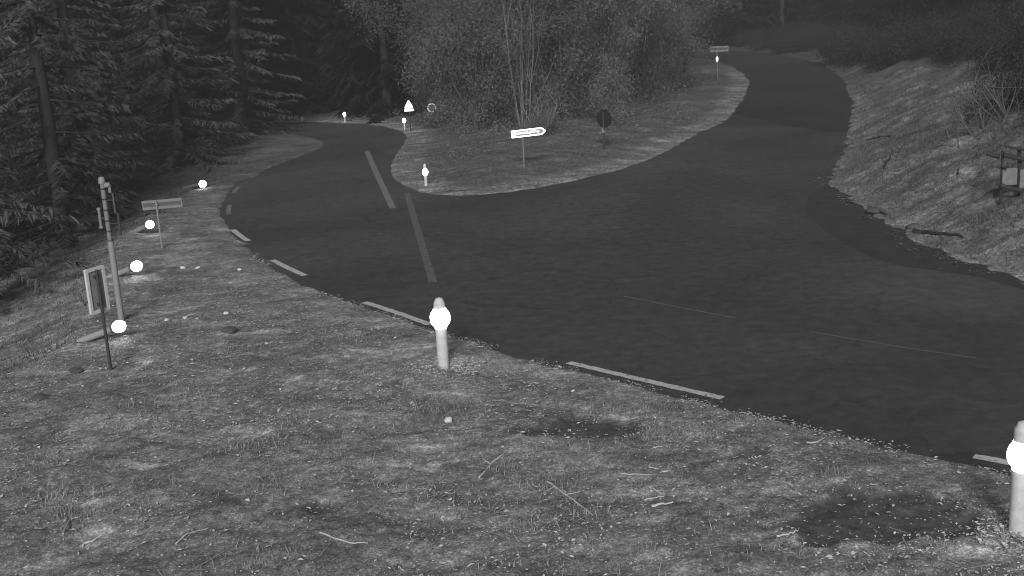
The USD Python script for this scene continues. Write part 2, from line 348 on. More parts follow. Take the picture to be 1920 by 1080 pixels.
soil = np.maximum(soil, .95 * sstep(Y.ravel(), 84, 96))
soil = np.maximum(soil, .85 * (1 - sstep(PR, .85, 1.08)))
UsdGeom.PrimvarsAPI(gp.GetPrim()).CreatePrimvar('soil', Sdf.ValueTypeNames.FloatArray, 'vertex').Set(Vt.FloatArray.FromNumpy(soil.astype(np.float32)))
tag(gp.GetPrim(), 'dark leaf littered turf of the verges, island and banks round the junction', 'ground', kind='structure')

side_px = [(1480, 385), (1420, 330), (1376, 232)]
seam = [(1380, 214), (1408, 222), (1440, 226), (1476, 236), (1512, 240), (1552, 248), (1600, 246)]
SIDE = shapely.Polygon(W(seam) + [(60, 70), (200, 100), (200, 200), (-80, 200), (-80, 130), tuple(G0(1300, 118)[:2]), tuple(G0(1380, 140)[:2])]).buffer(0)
rd = ROAD.buffer(.35)
def sheet(name, poly, z, m, label, cat='road', kind='structure', seg=None):
    parts = []
    for g in getattr(poly, 'geoms', [poly]):
        if g.area < 1e-5: continue
        v, f = trimesh.creation.triangulate_polygon(g, engine='earcut')
        parts.append((np.column_stack([v, np.full(len(v), z)]), f))
    v, f = cat_(parts)
    nrm = np.cross(v[f[:, 1]] - v[f[:, 0]], v[f[:, 2]] - v[f[:, 0]])[:, 2]
    f = np.where((nrm < 0)[:, None], f[:, ::-1], f)
    return tag(obj(name, (v, f), m), label, cat, kind=kind)
sheet('road', rd, 0., M['asphalt'], 'wide worn asphalt junction sweeping round the wooded island')
sheet('side_road', rd.intersection(SIDE), .004, M['asphalt_new'], 'side road climbing behind the island, asphalt painted darker for light falloff')

SHO = shapely.Polygon(W([(1553, 338), (1515, 372), (1508, 395), (1540, 428), (1585, 458), (1640, 486), (1700, 500), (1760, 508), (1840, 520), (1925, 545), (1925, 528), (1800, 480), (1660, 410)])).buffer(.5).buffer(-.5)
sheet('gravel_shoulder', SHO.intersection(rd), .004, M['shoulder'], 'dark dirty gravel shoulder between the asphalt and the right bank', 'shoulder')
# painted markings: each dash one thing
def dash(px, w, m, label, cat='road marking', group=None, z=.008, n=8):
    pts = np.array([G0(*p)[:2] for p in px])
    line = shapely.LineString(pts)
    if len(pts) > 2:
        from scipy.interpolate import make_interp_spline
        s = np.r_[0, np.cumsum(np.linalg.norm(np.diff(pts, axis=0), axis=1))]
        pts = make_interp_spline(s, pts, k=2)(np.linspace(0, s[-1], 24)); line = shapely.LineString(pts)
    poly = shapely.segmentize(line, .08).buffer(w / 2, cap_style='flat')
    c = np.array(poly.exterior.coords)[:-1]
    c = c + (meshkit.noise(np.column_stack([c * 14, 0 * c[:, 0]]), 8)[:, None] - .5) * .02
    p = sheet('road_marking', shapely.Polygon(c).buffer(0), z, m, label, cat, kind=None)
    if group: p.SetCustomDataByKey('group', group)
    return p
EG = 'white edge dashes along the near verge'
dash([(1066, 680), (1210, 714), (1355, 747)], .17, M['paint'], 'long white edge dash between the two tall posts', group=EG)
dash([(683, 567), (745, 587), (806, 609)], .17, M['paint'], 'white edge dash ending behind the tall middle post', group=EG)
dash([(511, 488), (541, 503), (572, 517)], .17, M['paint'], 'white edge dash where the verge starts to bend left', group=EG)
dash([(437, 431), (449, 441), (466, 452)], .17, M['paint'], 'short white edge dash beside the pale sandy verge tip', group=EG)
dash([(429, 402), (429, 393), (430, 385)], .16, M['paint_old'], 'small upright edge dash at the leftmost bend of the asphalt', group=EG)
dash([(438, 362), (443, 355), (448, 350)], .15, M['paint_old'], 'faint short edge dash above the leftmost bend', group=EG)
dash([(468, 334), (477, 330), (487, 326)], .14, M['paint_old'], 'farthest faint edge dash along the left curve', group=EG)
dash([(1826, 856), (1870, 864), (1925, 875)], .17, M['paint'], 'white edge dash meeting the post at the right border', group=EG)
dash([(688, 284), (712, 338), (737, 391)], .22, M['paint_old'], 'faded centre line stroke left of the island tip')
dash([(763, 362), (787, 445), (812, 530)], .20, M['paint_ghost'], 'faded centre line stroke running from the island tip towards the tall middle post')
dash([(1170, 556), (1275, 577), (1380, 597)], .06, M['paint_ghost'], 'barely visible worn line in the middle of the road')
dash([(1520, 622), (1670, 648), (1830, 672)], .06, M['paint_ghost'], 'barely visible worn line towards the right border of the road')

# ------------------------------------------------------------------ delineator posts, reflectors given a glow of their own
def ellipsoid(rx, ry, rz_, c=(0, 0, 0), sub=3):
    s = trimesh.creation.icosphere(sub); return np.array(s.vertices) * [rx, ry, rz_] + c, np.array(s.faces)
def post(label, loc, h, r, lens_r, lens_h, lens_z, lean=(0, 0), glow='glow', group='upright lit marker posts', foot=True):
    t = thing('marker_post', label, 'marker post', loc, group=group)
    L = np.array([lean[0], lean[1], 1.0]); ax = L / np.linalg.norm(L)
    x = np.cross([0, 1.0, 0], ax); x /= np.linalg.norm(x); y = np.cross(ax, x); rot = np.stack([x, y, ax], 1)
    prof = [(r * 1.02, -.3), (r * 1.02, .02), (r, .05), (r, h * .90), (r * .97, h * .93), (r * .62, h * .985), (r * .2, h), (0.001, h)]
    obj('shaft', xf(lathe(prof, 24), rot), M['post'], t, 35)
    lz = lens_z * h
    k = np.linspace(-1, 1, 9)
    lens = [(max(lens_r * (1 - abs(q) ** 2.2) ** .5, r * 1.01 if abs(q) < 1 else r * .99), lz + q * lens_h) for q in k]
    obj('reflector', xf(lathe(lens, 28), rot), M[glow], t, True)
    if foot:
        obj('collar', xf(lathe([(r * 1.01, .015), (r * 1.12, .02), (r * 1.12, .08), (r * 1.01, .085)], 24), rot), M['post'], t, 35)
    return t
p = G(832, 688); pA = p
post('tall white marker post with the largest glowing reflector, in the middle of the near verge', p, 1.34, .105, .19, .20, .71, foot=False)
p = G(1908, 1000); pB = p
post('tall white marker post cut by the right border of the photo', p, 1.45, .105, .17, .19, .70, foot=False)
p = G(799, 348)
post('small white marker post with added glow at its top on the island tip', p, .80, .055, .11, .13, .62)
pT = G(759, 243)
post('little post with added glow in front of the far triangular warning sign', pT, .62, .04, .10, .11, .75, foot=False, group='tiny lit posts along the far left road')
pT2 = G(647, 229)
post('tiny post with added glow on the far side of the left road, under the dark wood', pT2, .58, .04, .085, .10, .75, foot=False, group='tiny lit posts along the far left road')

# posts knocked over along the top of the left slope
def lying(base_px, head_px, lift, head_r, label, post_r=.075):
    b = G(*base_px); hd = ray(*head_px)
    g = G(*head_px)
    # head a little in front of where its ray meets the ground, `lift` metres above it
    t = (g[1] / hd[1]) * (1 - lift / (CAM_H - g[2])); h = CAM + hd * t
    t_ = thing('fallen_marker_post', label, 'marker post', b, group='leaning lit marker posts on the left slope')
    ax = h - b; ln = np.linalg.norm(ax); ax /= ln
    obj('shaft', tube([-ax * .1, ax * ln * .5, ax * (ln - head_r * .5)], post_r, 12), M['post_dull'], t_, 35)
    x = np.cross(ax, [0, 0, 1.0]); x /= np.linalg.norm(x); y = np.cross(ax, x)
    v, f = ellipsoid(head_r * 1.1, head_r * .95, head_r * .95, sub=3)
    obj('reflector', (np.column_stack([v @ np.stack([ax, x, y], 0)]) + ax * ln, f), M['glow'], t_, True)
    obj('collar', tube([ax * (ln - head_r * 1.25), ax * (ln - head_r * .85)], head_r * .72, 14), M['alu_dark'], t_, 35)
lying((155, 638), (223, 612), .30, .138, 'leaning marker post with glowing head at the foot of the banded mast')
lying((202, 521), (256, 499), .30, .146, 'leaning marker post whose glowing head sits just right of the mast')
lying((254, 434), (281, 421), .28, .132, 'leaning marker post with glowing head left of the thin direction sign post')
lying((346, 353), (380, 345), .28, .150, 'leaning marker post with glowing head farthest up the left slope, nearest the road bend')

# ------------------------------------------------------------------ left signs and mast
def upright(px, py, top_px):
    b = G(px, py); d = ray(*top_px); t = b[1] / d[1]; return b, float((CAM + d * t)[2] - b[2])
def frame_mesh(w, h, bw, d):
    o = shapely.box(-w / 2, -h / 2, w / 2, h / 2).buffer(-.02).buffer(.02, quad_segs=3); i_ = shapely.box(-w / 2 + bw, -h / 2 + bw, w / 2 - bw, h / 2 - bw)
    return prism(o.difference(i_), d)
b, hz = upright(208, 694, (183, 500))
sign = thing('framed_board', 'framed rectangular board seen from behind, edge towards the viewer, beside the mast', 'sign', b, math.radians(60))
fh = .88; zc = hz - fh / 2 - .02; fw = .46
obj('post', tube([(0, 0, -.3), (0, 0, hz - .9), (0, 0, hz - .06)], [.034, .030, .022], 12), M['dark_metal'], sign, 35)
obj('panel', xf(prism(shapely.box(-fw / 2 + .01, -fh / 2 + .01, fw / 2 - .01, fh / 2 - .01), .02), UPRIGHT, (0, .075, zc)), M['board_back'], sign)
obj('frame', xf(frame_mesh(fw, fh, .062, .05), UPRIGHT, (0, .083, zc)), M['board_frame'], sign)
for q in (-.27, .27):
    obj('clamp', box((.12, .05, .05), (0, .035, zc + q)), M['dark_metal'], sign)

b, hz = upright(228, 600, (188, 332)); mz = hz
mast = thing('weather_mast', 'tall slim grey mast with banded upper half on the left verge', 'mast', b)
obj('lower_tube', tube([(0, 0, -.3), (0, 0, mz * .56)], .068, 16), M['galv'], mast, 35)
obj('upper_tube', tube([(0, 0, mz * .56), (0, 0, mz * .955)], .052, 16), M['alu'], mast, 35)
for k, q in enumerate((.565, .63, .70, .775, .85, .92)):
    obj('band', tube([(0, 0, mz * q - .018), (0, 0, mz * q + .018)], .072 if k == 0 else .058, 16), M['dark_metal'] if k else M['alu_dark'], mast, 35)
obj('cap', lathe([(.052, mz * .955), (.075, mz * .957), (.075, mz * .985), (.05, mz), (.001, mz)], 16), M['galv'], mast, 35)
obj('bracket', box((.16, .05, .10), (.085, 0, mz * .945)), M['galv'], mast)
obj('bracket', box((.06, .05, .16), (.15, 0, mz * .915)), M['alu'], mast)
def side_tube(x, z0, z1, r, m, ends):
    obj('sensor_tube', tube([(x, 0, z0), (x, 0, z1)], r, 12), m, mast, 35)
    for z in ends: obj('tube_cap', tube([(x, 0, z - .025), (x, 0, z + .025)], r * 1.35, 12), M['galv'], mast, 35)
side_tube(-.155, mz * .66, mz * .785, .032, M['alu'], (mz * .66, mz * .785))
side_tube(.20, mz * .75, mz * .885, .022, M['alu_dark'], ())
side_tube(.25, mz * .60, mz * .75, .030, M['dark_metal'], ())
for z, x in ((mz * .72, -.08), (mz * .68, .12), (mz * .84, .10)):
    obj('arm', box((abs(x) * 2 + .02, .022, .022), (x, 0, z)), M['dark_metal'], mast)

def back_sign(base_px, top_px, corners, label, w_scale=1., dark=True):
    b, hz = upright(base_px[0], base_px[1], top_px)
    y = b[1]; c = [at_depth(cx, cy, y) - b for cx, cy in corners]           # tl, tr, br, bl
    w = (np.linalg.norm(c[1] - c[0]) + np.linalg.norm(c[2] - c[3])) / 2; h = (c[0][2] - c[3][2] + c[1][2] - c[2][2]) / 2
    zc = np.mean([q[2] for q in c]); xc = np.mean([q[0] for q in c])
    t = thing('direction_sign', label, 'sign', b, 0.0)
    obj('post', tube([(0, 0, -.3), (0, 0, zc + h * .45)], .026, 10), M['galv'], t, 35)
    tilt = (c[1][2] - c[0][2] + c[2][2] - c[3][2]) / 2 / w
    ca, sa = math.cos(tilt), math.sin(tilt); rot = np.array([[ca, 0, -sa], [0, 1, 0], [sa, 0, ca]])
    obj('panel', xf(prism(shapely.box(-w / 2 + .005, -h / 2 + .005, w / 2 - .005, h / 2 - .005), .012), rot @ UPRIGHT, (xc, .062, zc)), M['alu_dark'], t)
    fr_h = h * .30
    for s in (-1, 1):
        obj('edge_rail', xf(box((w, .03, fr_h)), rot, np.array([xc, .048, zc]) + rot @ np.array([0, 0, s * (h / 2 - fr_h / 2)])), M['alu'], t)
    for s in (-1, 1):
        obj('edge_rail', xf(box((.035, .028, h - 2 * fr_h)), rot, np.array([xc, .048, zc]) + rot @ np.array([s * (w / 2 - .02), 0, 0])), M['alu'], t)
    obj('clamp', box((.09, .06, .04), (0, .01, zc)), M['galv'], t)
    return t, b, hz
back_sign((304, 465), (290, 374), [(264, 377), (340, 372), (342, 388), (267, 396)], 'wide grey direction sign seen from behind, between the leaning posts on the left')
tfar, bfar, hfar = back_sign((1345, 149), (1341, 85), [(1331, 87), (1366, 86), (1366, 96), (1332, 98)], 'faint direction sign seen from behind at the far end of the island')
d_ = at_depth(1345, 111, bfar[1]) - bfar
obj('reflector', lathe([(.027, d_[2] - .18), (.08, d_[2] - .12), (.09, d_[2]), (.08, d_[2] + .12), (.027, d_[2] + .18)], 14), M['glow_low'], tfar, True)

# bright arrow sign
b, hz = upright(983, 314, (980, 240))
c = {k: at_depth(*v, b[1]) - b for k, v in dict(tl=(958, 246), bl=(960, 258), tr=(1016, 239), br=(1017, 249), tip=(1024, 243.5)).items()}
t = thing('arrow_sign', 'arrow direction sign with added glow pointing right on the island grass', 'sign', b)
w = c['tip'][0] - c['tl'][0]; body = (c['tr'][0] - c['tl'][0]); h = .285
tilt = (c['tr'][2] - c['tl'][2]) / body; ca, sa = math.cos(tilt), math.sin(tilt); rot = np.array([[ca, 0, -sa], [0, 1, 0], [sa, 0, ca]]) @ UPRIGHT
org = np.array([c['tl'][0], -.06, (c['tl'][2] + c['bl'][2]) / 2])
arrow = shapely.Polygon([(0, -h / 2), (body, -h / 2), (w, 0), (body, h / 2), (0, h / 2)]).buffer(-.04).buffer(.04, quad_segs=4)
inner = arrow.buffer(-.052, join_style='mitre')
obj('post', tube([(.0, 0, -.3), (.0, 0, org[2] + .1 + tilt * (-org[0]))], .028, 10), M['alu'], t, 35)
obj('border', xf(prism(arrow.difference(inner), .018), rot, org + [0, .0, 0]), M['sign_white'], t)
obj('panel', xf(prism(arrow.buffer(-.008), .012), rot, org + [0, .010, 0]), M['sign_grey'], t)
gl, x = [], .085
gl.append(shapely.box(.075, -.065, .175, .075)); x = .20
rr = random.Random(7)
while x < body - .09:                                                     # the lettering cannot be read: strokes of its size and spacing
    hh = .045 + .02 * rr.random(); wd = rr.uniform(.012, .03)
    y0 = -.045 + rr.choice([0, .012, .02]); gl.append(shapely.box(x, y0, x + wd, y0 + hh + .03))
    if rr.random() < .6: gl.append(shapely.box(x + wd, y0 + hh * rr.random(), x + wd + .022, y0 + hh * .4 + .03))
    x += wd + rr.uniform(.026, .036)
obj('lettering', cat_([xf(prism(q, .004), rot, org + [0, -.004, 0]) for q in gl]), M['sign_white'], t)
obj('clamp', box((.08, .05, .05), (0, -.022, org[2] + tilt * (-org[0]))), M['dark_metal'], t)

# stop sign seen from behind
b, hz = upright(1133, 282, (1130, 206))
zc = float((at_depth(1130, 222.5, b[1]) - b)[2])
t = thing('octagon_sign', 'dark octagonal sign seen from behind on a dark post at the island edge', 'sign', b, math.radians(-44))
ap = .355
oc = shapely.Polygon([(ap / math.cos(math.pi / 8) * math.cos(math.pi / 8 + k * math.pi / 4), ap / math.cos(math.pi / 8) * math.sin(math.pi / 8 + k * math.pi / 4)) for k in range(8)])
obj('plate', xf(prism(oc.buffer(-.02), .012), UPRIGHT, (0, .06, zc)), M['black'], t)
obj('rim', xf(prism(oc.difference(oc.buffer(-.025, join_style='mitre')), .03), UPRIGHT, (0, .066, zc)), M['black'], t)
obj('post', tube([(0, 0, -.3), (0, 0, zc + .25)], .04, 12), M['dark_metal'], t, 35)
for q in (-.18, .18): obj('clamp', box((.16, .03, .04), (0, .035, zc + q)), M['dark_metal'], t)
zr = float((at_depth(1133, 245, b[1]) - b)[2])
obj('reflector_tag', cat_([box((.10, .03, .11), (.01, -.05, zr)), box((.05, .03, .10), (-.02, -.05, zr + .08)), box((.13, .025, .05), (.03, -.05, zr - .05))]), M['post_dull'], t, label='small pale tag strapped under the dark plate')

# triangle warning sign and round sign on the far left road
b, hz = upright(770, 246, (769, 187))
t = thing('warning_sign', 'triangular warning sign with added glow and a plate below it beyond the island', 'sign', b)
zt = float((at_depth(769, 203, b[1]) - b)[2]); ztop = float((at_depth(769, 186, b[1]) - b)[2]); zb = float((at_depth(769, 208, b[1]) - b)[2])
s = .25
tri = shapely.Polygon([(-s, 0), (s, 0), (0, ztop - zt)]).buffer(-.05).buffer(.05, quad_segs=4)
obj('post', tube([(0, .03, -.3), (0, .03, ztop - .12)], .03, 10), M['dark_metal'], t, 35)
obj('border', xf(prism(tri.difference(tri.buffer(-.055)), .016), UPRIGHT, (0, -.006, zt)), M['sign_white'], t)
obj('panel', xf(prism(tri.buffer(-.01), .010), UPRIGHT, (0, 0, zt)), M['sign_white'], t)
obj('symbol', xf(prism(shapely.box(.0, .12, .035, .24), .004), UPRIGHT, (0, -.021, zt)), M['sign_grey'], t)
pl = shapely.box(-s * .98, zb - zt - .01, s * .98, -.035).buffer(-.015).buffer(.015)
obj('lower_plate', xf(prism(pl, .014), UPRIGHT, (0, -.003, zt)), M['sign_white'], t)
b, hz = upright(812, 238, (812, 193))
t = thing('round_sign', 'round sign half hidden by foliage right of the triangular warning sign', 'sign', b)
zc = float((at_depth(812, 202, b[1]) - b)[2]); ro = .235
ring_ = shapely.Point(0, 0).buffer(ro, quad_segs=10)
obj('post', tube([(0, .03, -.3), (0, .03, zc + .15)], .028, 10), M['dark_metal'], t, 35)
obj('border', xf(prism(ring_.difference(ring_.buffer(-.06)), .014), UPRIGHT, (0, -.004, zc)), M['ring'], t)
obj('panel', xf(prism(ring_.buffer(-.01), .010), UPRIGHT, (0, .002, zc)), M['alu_dark'], t)
round_at = b + np.array([0, 0, zc])

# ------------------------------------------------------------------ broken fence on the right bank
def bank_pt(px, py): return G(px, py)
fb = G(1893, 372); fz = fb[2]
t = thing('broken_fence', 'broken dark timber fence with a pale board on the right bank', 'fence', fb)
def rail(p0, p1, th, m, name='rail', dy=0.):
    a, b_ = at_depth(*p0, fb[1] + dy) - fb, at_depth(*p1, fb[1] + dy - .12) - fb
    mid = (a + b_) / 2; n = 5
    pts = np.array([a + (b_ - a) * q + [0, 0, -.02 * math.sin(q * 3.1)] for q in np.linspace(0, 1, n)])
    obj(name, tube(pts, th, 7), m, t, 50)
rail((1850, 287), (1875, 293), .062, M['wood_dark']); rail((1881, 290), (1960, 306), .062, M['wood_dark'])
rail((1884, 274), (1960, 285), .035, M['wood_dark']); rail((1875, 347), (1918, 358), .058, M['wood_dark'])
rail((1878, 312), (1890, 313), .03, M['wood_dark'])
for x0, y0, x1, y1, th in ((1880, 283, 1877, 362, .035), (1911, 276, 1913, 385, .05), (1945, 270, 1948, 392, .055)):
    a, b_ = at_depth(x0, y0, fb[1] + .08) - fb, at_depth(x1, y1, fb[1] + .08) - fb
    b_[2] = zat(*(fb[:2] + b_[:2])) - fz - .25
    obj('fence_post', tube([b_, (a + b_) / 2, a], th, 7), M['wood_dark'], t, 50)
for (x0, y0, x1, y1) in ((1880, 316, 1906, 346), (1913, 318, 1934, 352)):
    a, b_ = at_depth(x0, y0, fb[1] + .03) - fb, at_depth(x1, y1, fb[1] + .03) - fb
    obj('board', box((b_[0] - a[0], .03, a[2] - b_[2]), (a + b_) / 2), M['wood_pale'], t)

# ------------------------------------------------------------------ stones, twigs, debris on the near verge
def stone(px, py, r, label, flat=.6, seed=0, m='stone', cat='stone', group=None, name='stone'):
    p = G(px, py); v = np.array(trimesh.creation.icosphere(2).vertices); f = np.array(trimesh.creation.icosphere(2).faces)
    v = v * (1 + .45 * (meshkit.noise(v * 1.7 + seed, seed) - .5)[:, None]) * [r * 1.2, r, r * flat]
    o = tag(obj(name, xf((v, f), rz(seed), p + [0, 0, r * flat * .45]), M[m], smooth=40), label, cat, group)
    return o
SG = 'pale stones scattered on the left verge'
for k, (px, py, r, lb) in enumerate([
    (313, 601, .055, 'pale stone nearest the mast, leftmost of its row'), (347, 597, .055, 'pale stone with a pale stick behind it on the left verge'),
    (343, 503, .065, 'pale stone left of a close pair, level with the second glowing head'), (371, 503, .060, 'pale stone right of a close pair, level with the second glowing head'),
    (449, 506, .055, 'pale stone nearest the bend of the asphalt edge'), (424, 588, .05, 'pale stone in open turf above a dark hollow'),
    (424, 621, .045, 'small pale stone set in a dark hollow'), (500, 645, .04, 'small pale stone on the verge midway to the tall middle post')]):
    stone(px, py, r, lb, seed=k + 1, group=SG)
stone(841, 790, .065, 'bright white lump lying on the verge below the tall middle post', .8, 33, 'post', 'litter', name='white_lump')
for k, (px, py, r, lb) in enumerate([
    (143, 697, .11, 'dark rock at the foot of the left slope, left of the framed board'), (75, 748, .13, 'dark rock near the left border of the verge'),
    (430, 622, .16, 'low dark clod behind the small pale stone'), (1640, 398, .22, 'dark stone lying at the foot of the right bank'),
    (1712, 427, .16, 'small dark stone above the foot of the right bank')]):
    stone(px, py, r, lb, .5, 50 + k, 'stone_dark', 'rock', name='rock')
def stick(pts, r, label, m='twig', lift=.02, name='twig', cat='twig', forks=()):
    w_ = np.array([G(*q) + [0, 0, lift] for q in pts]); n = len(w_)
    s = np.linspace(0, 1, 9); line = np.stack([np.interp(s, np.linspace(0, 1, n), w_[:, k]) for k in range(3)], 1)
    line += (R.random(line.shape) - .5) * r * 1.4
    line[:, 2] = np.maximum(line[:, 2], terrain(line[:, 0], line[:, 1]) + r * .6)
    parts = [tube(line, np.linspace(r, r * .5, 9), 6)]
    for q in forks:
        f_ = np.array([G(*a) + [0, 0, lift] for a in q]); parts.append(tube(f_, np.linspace(r * .6, r * .3, len(f_)), 5))
    return tag(obj(name, cat_(parts), M[m], smooth=50), label, cat)
stick([(1025, 905), (1060, 930), (1112, 968)], .014, 'longest pale twig, slanting down to the right in the middle of the verge', forks=[[(1060, 930), (1085, 925)], [(1040, 915), (1020, 925)]])
stick([(898, 897), (920, 872), (945, 853)], .016, 'pale twig slanting up to the right below the white lump', forks=[[(920, 872), (905, 862)]])
stick([(1222, 950), (1262, 945)], .018, 'thick short pale twig right of a crossing pair')
stick([(1218, 916), (1246, 931)], .012, 'upper twig of a crossing pair in the right middle of the verge')
stick([(1208, 940), (1246, 932)], .010, 'lower twig of a crossing pair in the right middle of the verge')
stick([(1216, 878), (1236, 882)], .013, 'short bright twig above the crossing pair, left of another')
stick([(1242, 887), (1254, 885)], .012, 'very short bright twig above the crossing pair')
stick([(1165, 891), (1222, 893)], .009, 'thin horizontal twig left of the short bright ones')
stick([(1225, 842), (1240, 839)], .013, 'short bright twig right of the round dark patch')
stick([(1514, 832), (1532, 832), (1546, 822)], .014, 'bent pale twig at the verge edge right of the long white dash')
stick([(1456, 1008), (1490, 1000)], .014, 'short twig left of the large dark patch')
stick([(345, 598), (366, 589)], .022, 'pale stick behind the pale stone on the left verge')
stick([(600, 1002), (655, 1020), (690, 1022)], .012, 'thin pale twig near the bottom border left of centre')
stick([(118, 1003), (132, 975), (150, 972)], .012, 'thin hooked twig at the lower left of the verge')
stick([(155, 1025), (190, 1008)], .018, 'thick short twig at the lower left below the hooked one')
stick([(330, 1022), (352, 1003), (392, 992)], .013, 'curved twig in the bright grass at the lower left')
stick([(1716, 436), (1760, 441), (1808, 447)], .06, 'dark log lying along the foot of the right bank', 'wood_dark', .03, 'log', 'log')
stick([(1634, 392), (1650, 400), (1662, 404)], .055, 'short dark branch at the left foot of the right bank', 'wood_dark', .03, 'branch', 'branch')
stick([(1656, 318), (1668, 300), (1675, 284)], .035, 'dark upright stick on the right bank', 'wood_dark', .05, 'branch', 'branch')
stick([(1626, 264), (1650, 259), (1672, 258)], .035, 'dark horizontal stick high on the right bank', 'wood_dark', .05, 'branch', 'branch')
stick([(1796, 330), (1798, 318)], .03, 'very short dark stick left of the broken fence', 'wood_dark', .05, 'branch', 'branch')

# ------------------------------------------------------------------ grass, leaves: nobody could count them
def blades(P, h, w, seed, lean=.8, droop=.5):
    r = np.random.default_rng(seed); n = len(P)
    a = r.random(n) * 2 * np.pi; d = np.stack([np.cos(a), np.sin(a), 0 * a], 1); s = np.stack([-d[:, 1], d[:, 0], 0 * a], 1)
    hh = (h * (.5 + r.random(n)))[:, None]; ww = (w * (.6 + .8 * r.random(n)))[:, None]; l = (lean * r.random(n))[:, None]
    up = np.array([0, 0, 1.0])
    m_ = P + d * hh * l * .5 + up * hh * .62; tip = P + d * hh * l * (1.2 + droop) + up * hh * (1 - .35 * droop * r.random((n, 1)))
    v = np.stack([P - s * ww, P + s * ww, m_ - s * ww * .8, m_ + s * ww * .8, tip], 1).reshape(-1, 3)
    k = np.arange(n)[:, None] * 5
    f = np.concatenate([k + [0, 1, 3], k + [0, 3, 2], k + [2, 3, 4]], 0)
    return v, f
def inview(x, y, m=.06): return np.abs(x) < (960 / FPX + m) * (y + 1.0) + 1.0
def scatter(n, x0, x1, y0, y1, seed, dens=None, ypow=1.0):
    r = np.random.default_rng(seed); x = x0 + (x1 - x0) * r.random(n); y = y0 + (y1 - y0) * r.random(n) ** ypow
    k_ = inview(x, y); x, y = x[k_], y[k_]
    z, sd, db, dd, di, pr = terrain(x, y, True)
    return x, y, z, sd, db, dd, di, pr, r
def inview(x, y, m=.06): return np.abs(x) < (960 / FPX + m) * (y + 1.0) + 1.0
nz = lambda x, y, s, k, seed: meshkit.fbm(np.stack([x * s, y * s, 0 * x], -1), k, seed)
def field(name, n, x0, x1, y0, y1, seed, h, w, m, label, thr, ypow=1.5, cond=lambda sd, db, dd, di, y: True, lean=.9, streak=False):
    x, y, z, sd, db, dd, di, pr, r = scatter(n, x0, x1, y0, y1, seed, ypow=ypow)
    a = .62; u_, v_ = x * math.cos(a) + y * math.sin(a), -x * math.sin(a) + y * math.cos(a)
    q = nz(u_ * (.45 if streak else 1), v_ * (1.3 if streak else 1), .9, 4, seed) * .45 + nz(x, y, 3.2, 4, seed + 1) * .55
    ok = (q + .16 * (r.random(len(x)) - .5) > thr) & (sd > .12) & inview(x, y) & (pr > .92) & cond(sd, db, dd, di, y)
    P = np.stack([x, y, z - .01], 1)[ok]
    hs = h * (.6 + 1.2 * np.clip((q[ok] - thr) / .25, 0, 1))
    r2 = np.random.default_rng(seed + 7)
    v, f = blades(P, 1.0, w, seed + 3, lean)
    # scale the height of each blade about its root
    v = v.reshape(-1, 5, 3); v = (P[:, None] + (v - P[:, None]) * np.where(np.arange(3) < 2, 1, 1)[None, None] * 1.0)
    root = P[:, None]; off = v - root; sc = hs[:, None, None]
    off[:, 2:, :] *= sc; v = (root + off).reshape(-1, 3)
    return tag(obj(name, (v, f), m), label, 'grass', kind='stuff')
verge = lambda sd, db, dd, di, y: (db <= 0) & (di <= 0)
field('grass', 260000, -10, 13, 10.5, 34, 101, .030, .0042, M['tuft'], 'short grey turf of the near verge', .42, 1.4, verge, 1.3)
field('grass', 240000, -11, 13, 10.5, 36, 102, .042, .0055, M['tuft_pale'], 'pale dry grass tufts streaking across the near verge', .52, 1.4, verge, 1.3, True)
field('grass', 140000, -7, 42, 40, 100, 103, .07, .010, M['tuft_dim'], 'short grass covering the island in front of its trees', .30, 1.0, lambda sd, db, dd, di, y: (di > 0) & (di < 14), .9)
field('grass', 190000, 8, 40, 20, 70, 104, .15, .009, M['bank_grass'], 'long dry grass hanging over the right bank', .42, 1.2, lambda sd, db, dd, di, y: (db > -.01) & (db > 0) & (db < 8.5), 1.4)
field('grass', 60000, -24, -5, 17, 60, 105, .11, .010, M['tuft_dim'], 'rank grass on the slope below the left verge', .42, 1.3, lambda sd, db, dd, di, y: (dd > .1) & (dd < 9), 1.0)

def leaves(P, size, seed, tilt=.5):
    r = np.random.default_rng(seed); n = len(P)
    a = r.random(n) * 2 * np.pi; d = np.stack([np.cos(a), np.sin(a), tilt * (r.random(n) - .5)], 1); s = np.stack([-np.sin(a), np.cos(a), tilt * (r.random(n) - .5)], 1)
    L = (size * (.45 + .5 * r.random(n) + 1.2 * r.random(n) ** 6))[:, None]; Wd = L * (.35 + .3 * r.random((n, 1)))
    up = np.array([0, 0, .25])
    v = np.stack([P - d * L, P + s * Wd + up * L * .5, P + d * L, P - s * Wd + up * L * .4], 1).reshape(-1, 3); k = np.arange(n)[:, None] * 4
    return v, np.concatenate([k + [0, 2, 1], k + [0, 3, 2]], 0)
x, y, z, sd, db, dd, di, pr, r = scatter(60000, -10, 13, 10.5, 30, 201, ypow=1.3)
q = nz(x, y, .8, 4, 77) + .25 * (r.random(len(x)) - .5)
foot = np.minimum(np.hypot(x - pA[0], y - pA[1] + .2), np.hypot(x - pB[0] + .2, y - pB[1] + .1))
rim = np.exp(-((pr - 1.0) / .12) ** 2)
ok = (sd > .05) & (db <= 0) & (di <= 0) & inview(x, y) & ((q > .545) & (r.random(len(x)) < .75) | (r.random(len(x)) < .16) | ((foot < .8) & (r.random(len(x)) < .9)) | (r.random(len(x)) < .7 * rim) | ((pr < .9) & (r.random(len(x)) < .22)))
P = np.stack([x, y, z + .02], 1)[ok]
